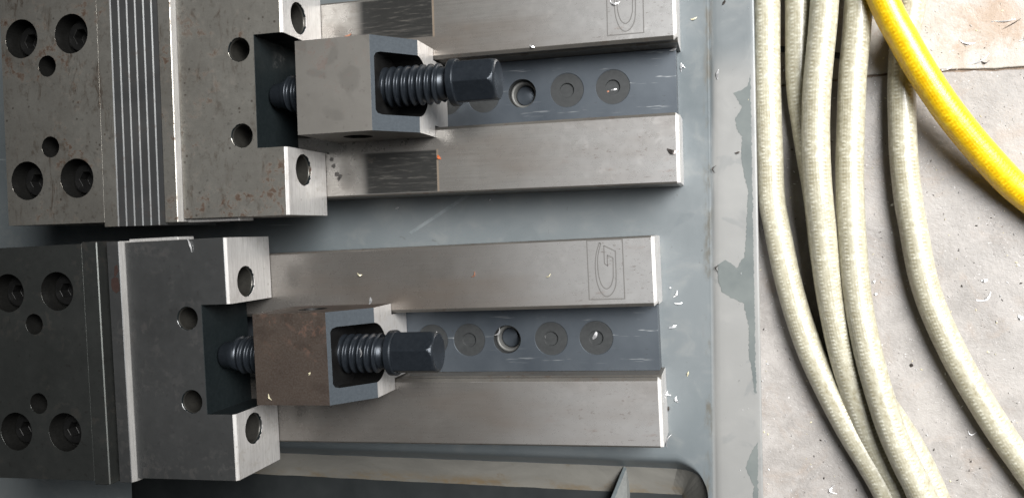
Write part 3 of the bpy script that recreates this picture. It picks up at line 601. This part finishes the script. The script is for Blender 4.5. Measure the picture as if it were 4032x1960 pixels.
#CHIPS#
CH = [
 (-34.9, -108.3, -24.5, 6.5, 2.6, 40, 1.2, m_alu, 'broad white chip at the right end of the upper vise channel'),
 (-31.1, -97.8, -37.9, 5, 1.4, 95, 0.4, m_alu, 'left arm of the pair of chips beside the upper vise channel end'),
 (-29.7, -99.6, -37.9, 4.5, 1.3, -50, 0.4, m_alu, 'slanting chip touching another beside the upper vise channel end'),
 (-8.4, -92.7, -36.65, 7, 1.8, 82, -0.4, m_alu, 'long upright sliver at the top of the tray rim'),
 (-117.6, -109.1, -0.0, 4, 1.6, -25, 0.5, m_alu, 'white chip on the upper rail of the upper vise'),
 (-23.1, -128.4, -37.9, 4.5, 1.5, 15, 0.8, m_yel, 'tan bent flake on the tray near the top of the photo'),
 (-67.2, -132.5, 0, 7, 1.6, -12, 1.4, m_alu, 'white curled chip across the etched mark cut by the photo edge'),
 (-71.7, -85.0, -27, 5, 1.6, 8, 0.4, m_alu, 'bright chip in the last dish of the upper vise channel'),
 (-75.7, -83.7, -27, 3, 1.6, 20, 0.4, m_cop, 'copper coloured chip in the last dish of the upper vise channel'),
 (-5.0, -136.5, -36.65, 4, 2, 60, 0.5, m_dkchip, 'dark rusty flake at the top edge of the tray rim'),
 (-34.7, 43.4, -37.9, 5.5, 1.9, 60, 0.9, m_alu, 'leaf shaped chip right of the etched mark on the lower vise'),
 (-32.8, 49.2, -37.9, 6, 1.1, 5, 0.3, m_alu, 'thin level sliver below the leaf shaped chip'),
 (-36.5, 64.1, -37.9, 6, 1.8, 22, 0.3, m_alu, 'slanted chip beside the lower vise channel end'),
 (-37.8, 39.5, -37.9, 1.6, 1.5, 0, 0, m_alu, 'tiny square bright chip above the leaf shaped one'),
 (-27.0, 93.8, -37.9, 3.8, 1.5, 75, 0.1, m_yel, 'small yellowish chip standing upright on the tray'),
 (-38.4, 106.1, -37.9, 4, 1.3, -50, 2.4, m_alu, 'crescent shaped chip on the tray beside the lower vise'),
 (-33.6, 110.2, -37.9, 4.6, 1.8, -75, 1.0, m_alu, 'bent chip just right of the crescent shaped one'),
 (-38.7, 136.9, -37.9, 10, 1.5, 70, -0.9, m_alu, 'long curved sliver at the lower corner of the lower vise'),
 (-8.0, 27.2, -36.65, 5, 1.2, 80, -2.2, m_dkchip, 'dark curled chip at the inner side of the tray rim'),
 (-84.7, 69.4, -27, 7, 3.2, 60, 0.7, m_alu, 'bright crumpled chip in the last dish of the lower vise channel'),
 (-116.0, 70.2, -27, 5, 1.2, 80, -0.8, m_alu, 'thin chip at the left side of the second to last dish, lower vise'),
 (-148.5, 68.3, -25.5, 7, 1.6, 55, 1.6, m_alu, 'curved chip over the open bore of the lower vise channel'),
 (-139.5, 79.8, -33, 6, 0.9, 25, 0.6, m_alu, 'fine sliver inside the open bore of the lower vise'),
 (-39.2, 116.4, -37.9, 3.5, 1.8, 85, 0.2, m_dkchip, 'reddish dark flake on the tray beside the lower rail end'),
 (-222.3, -12.9, -37.9, 2.8, 1.7, 20, 0.3, m_alu, 'white flake on the tray between the two vises near the jaw'),
 (-156.0, -17.5, -37.9, 2, 1.5, 40, 0.3, m_alu, 'small bright flake on the tray between the vises, right of the rub mark'),
 (-240.8, -122.9, 0.2, 9, 2.6, 18, 0.6, m_cop, 'copper coloured chip on the rail above the grey block'),
 (-177.9, -43.6, 0.2, 3.8, 2.6, -50, 0.5, m_org, 'orange plastic flake at the end of the dark scuffed patch'),
 (-242.5, 86.6, 51, 2.4, 2, 60, 0.3, m_yel, 'pale yellow crumb on the brown block'),
 (-268.9, 101.5, 51, 5, 1, -60, 0.4, m_yel, 'thin pale sliver near the lower left of the brown block'),
 (-213.6, 74.2, 43.2, 6, 1.4, 95, 1.2, m_alu, 'white chip caught in the screw thread of the lower vise'),
 (-211.9, 44.4, 32, 5, 2.4, 80, 1.0, m_alu, 'white curl on the upper edge of the brown block'),
 (-188.8, 72.4, -25, 7, 3.4, -70, 0.8, m_alu, 'bright crumpled chip in the dish next to the hex head, lower vise'),
 (-232.9, 30.1, 0.2, 4, 1.4, -15, 1.2, m_yel, 'pale bent crumb on the upper rail of the lower vise'),
 (-156.5, 29.7, 0.2, 4.5, 1.2, 60, 1.8, m_cop, 'coppery squiggle on the upper rail of the lower vise'),
 (-323.6, 10.3, 50.2, 11, 1.3, -68, -0.6, m_alu, 'white twisted sliver hanging over the edge of the lower movable jaw'),
 (-108.4, 30.0, 0.2, 3.8, 1, 35, 1.2, m_yel, 'pale curl on the upper rail left of the etched mark'),
 (150.3, 45.2, -75, 11, 1.6, 30, 1.4, m_alu, 'curved bright chip on the concrete right of the last cream hose'),
 (150.8, 35.3, -75, 4, 2.4, 10, 0.6, m_alu, 'short bright chip above the curved one on the concrete'),
 (171.6, 57.7, -75, 5, 3, -30, 0.8, m_alu, 'bright chip at the right edge of the photo on the concrete'),
 (144.7, 129.0, -75, 6, 1, -20, 2.6, m_alu, 'small hook shaped chip on the concrete in the lower right'),
 (65.3, 171.7, -75, 7, 1.8, -75, 3.0, m_alu, 'tight white curl on the concrete at the bottom of the photo'),
 (88.5, 44.7, -75, 2.6, 2, 0, 0.2, m_alu, 'tiny bright chip on the concrete left of the last cream hose'),
 (87.2, 37.1, -75, 2.6, 2, 30, 0.2, m_alu, 'tiny bright chip just above its twin left of the last cream hose'),
 (109.6, 89.5, -75, 2.8, 2.6, 80, 0.3, m_dkchip, 'dark brown crumb on the concrete between the cream hoses'),
 (140.3, -111.7, -75, 10, 1.3, -15, 0.8, m_alu, 'thin bright shaving right of the yellow hose'),
 (146.5, -101.0, -75, 15, 1.3, 25, 0.8, m_alu, 'long bright shaving above the floor joint'),
 (150.4, -100.1, -75, 6, 1.2, -10, 2.2, m_dkchip, 'dark curled shaving beside the long bright one'),
 (128.7, -95.8, -75, 7, 1.6, 20, 0.5, m_alu, 'bright shaving lying by the floor joint'),
 (161.1, -123.3, -75, 13, 0.9, 2, 0.3, m_alu, 'straight fine shaving near the upper right corner'),
 (165.0, -121.0, -75, 14, 0.7, 30, 0.1, m_dkchip, 'dark wire like shaving near the upper right corner'),
 (170.4, -112.8, -75, 7, 1.6, 60, 1.8, m_alu, 'curl of bright shaving at the upper right edge of the photo'),
 (86.1, -130.3, -75, 3, 2, 10, 0.3, m_alu, 'bright chip beside the yellow hose near the top of the photo'),
 (98.0, -12.0, -75, 3, 2, 40, 0.3, m_alu, 'bright speck of metal against the left side of the last cream hose'),
 (-9.8, -34.2, -36.65, 5.5, 1.3, 85, -2, m_dkchip, 'black curled chip in the joint of the tray rim'),
 (-33.4, -43.7, 0.1, 8, 3.4, -15, 0.8, m_dkchip, 'dark oily flake on the lower rail end of the upper vise'),
 (3.2, -44.5, -36.65, 4, 1.6, 15, 0.6, m_dkchip, 'brown flake on the wet film of the tray rim')]
#END#
for c in CH: chip(*c[:3], c[3]*.88, c[4]*.9, *c[5:])

# fine filings on floor and tray: nobody could count them
rnd = random.Random(5)
def filings(name, n, x0, x1, y0, y1, z, sz, label, ok=lambda x, y: True, mats=None):
    vs, fs, mi = [], [], []
    for _ in range(n):
        x, y = rnd.uniform(x0, x1), rnd.uniform(y0, y1)
        if not ok(x, y): continue
        l_ = sz*rnd.choice((.4, .5, .6, .8, 1, 1.6)); a = rnd.random()*math.pi; dx, dy = math.cos(a)*l_/2, math.sin(a)*l_/2; w2 = l_*rnd.uniform(.12, .3); nx, ny = -math.sin(a)*w2, math.cos(a)*w2
        b = len(vs); tz = rnd.uniform(.05, .5)
        vs += [(x-dx, -(y-dy), z+.05), (x+nx, -(y+ny), z+tz), (x+dx, -(y+dy), z+.1), (x-nx, -(y-ny), z+.05), (x, -y, z+tz+.25)]
        fs += [(b, b+1, b+4), (b+1, b+2, b+4), (b+2, b+3, b+4), (b+3, b, b+4)]; mi += [rnd.choice((0, 0, 0, 1, 2))]*4
    me = mesh(vs, fs); 
    for p, i in zip(me.polygons, mi): p.material_index = i
    o = link(name, me, [m_alu, m_cop if False else m_yel, m_dkchip]); tag(o, label, 'filings', kind='stuff'); return o
filings('floor_filings', 2600, 16, 260, -190, 230, -ZF, 1.3, 'tiny metal filings strewn over the concrete floor')
filings('tray_filings', 90, -60, 12, -150, 155, -36.7, .8, 'tiny metal filings on the tray', ok=lambda x, y: x > gx(y)+7)
for o in list(bpy.data.objects):       # world origin to floor level
    if o.parent is None and o.type in ('MESH', 'EMPTY'): o.location.z += ZF*S
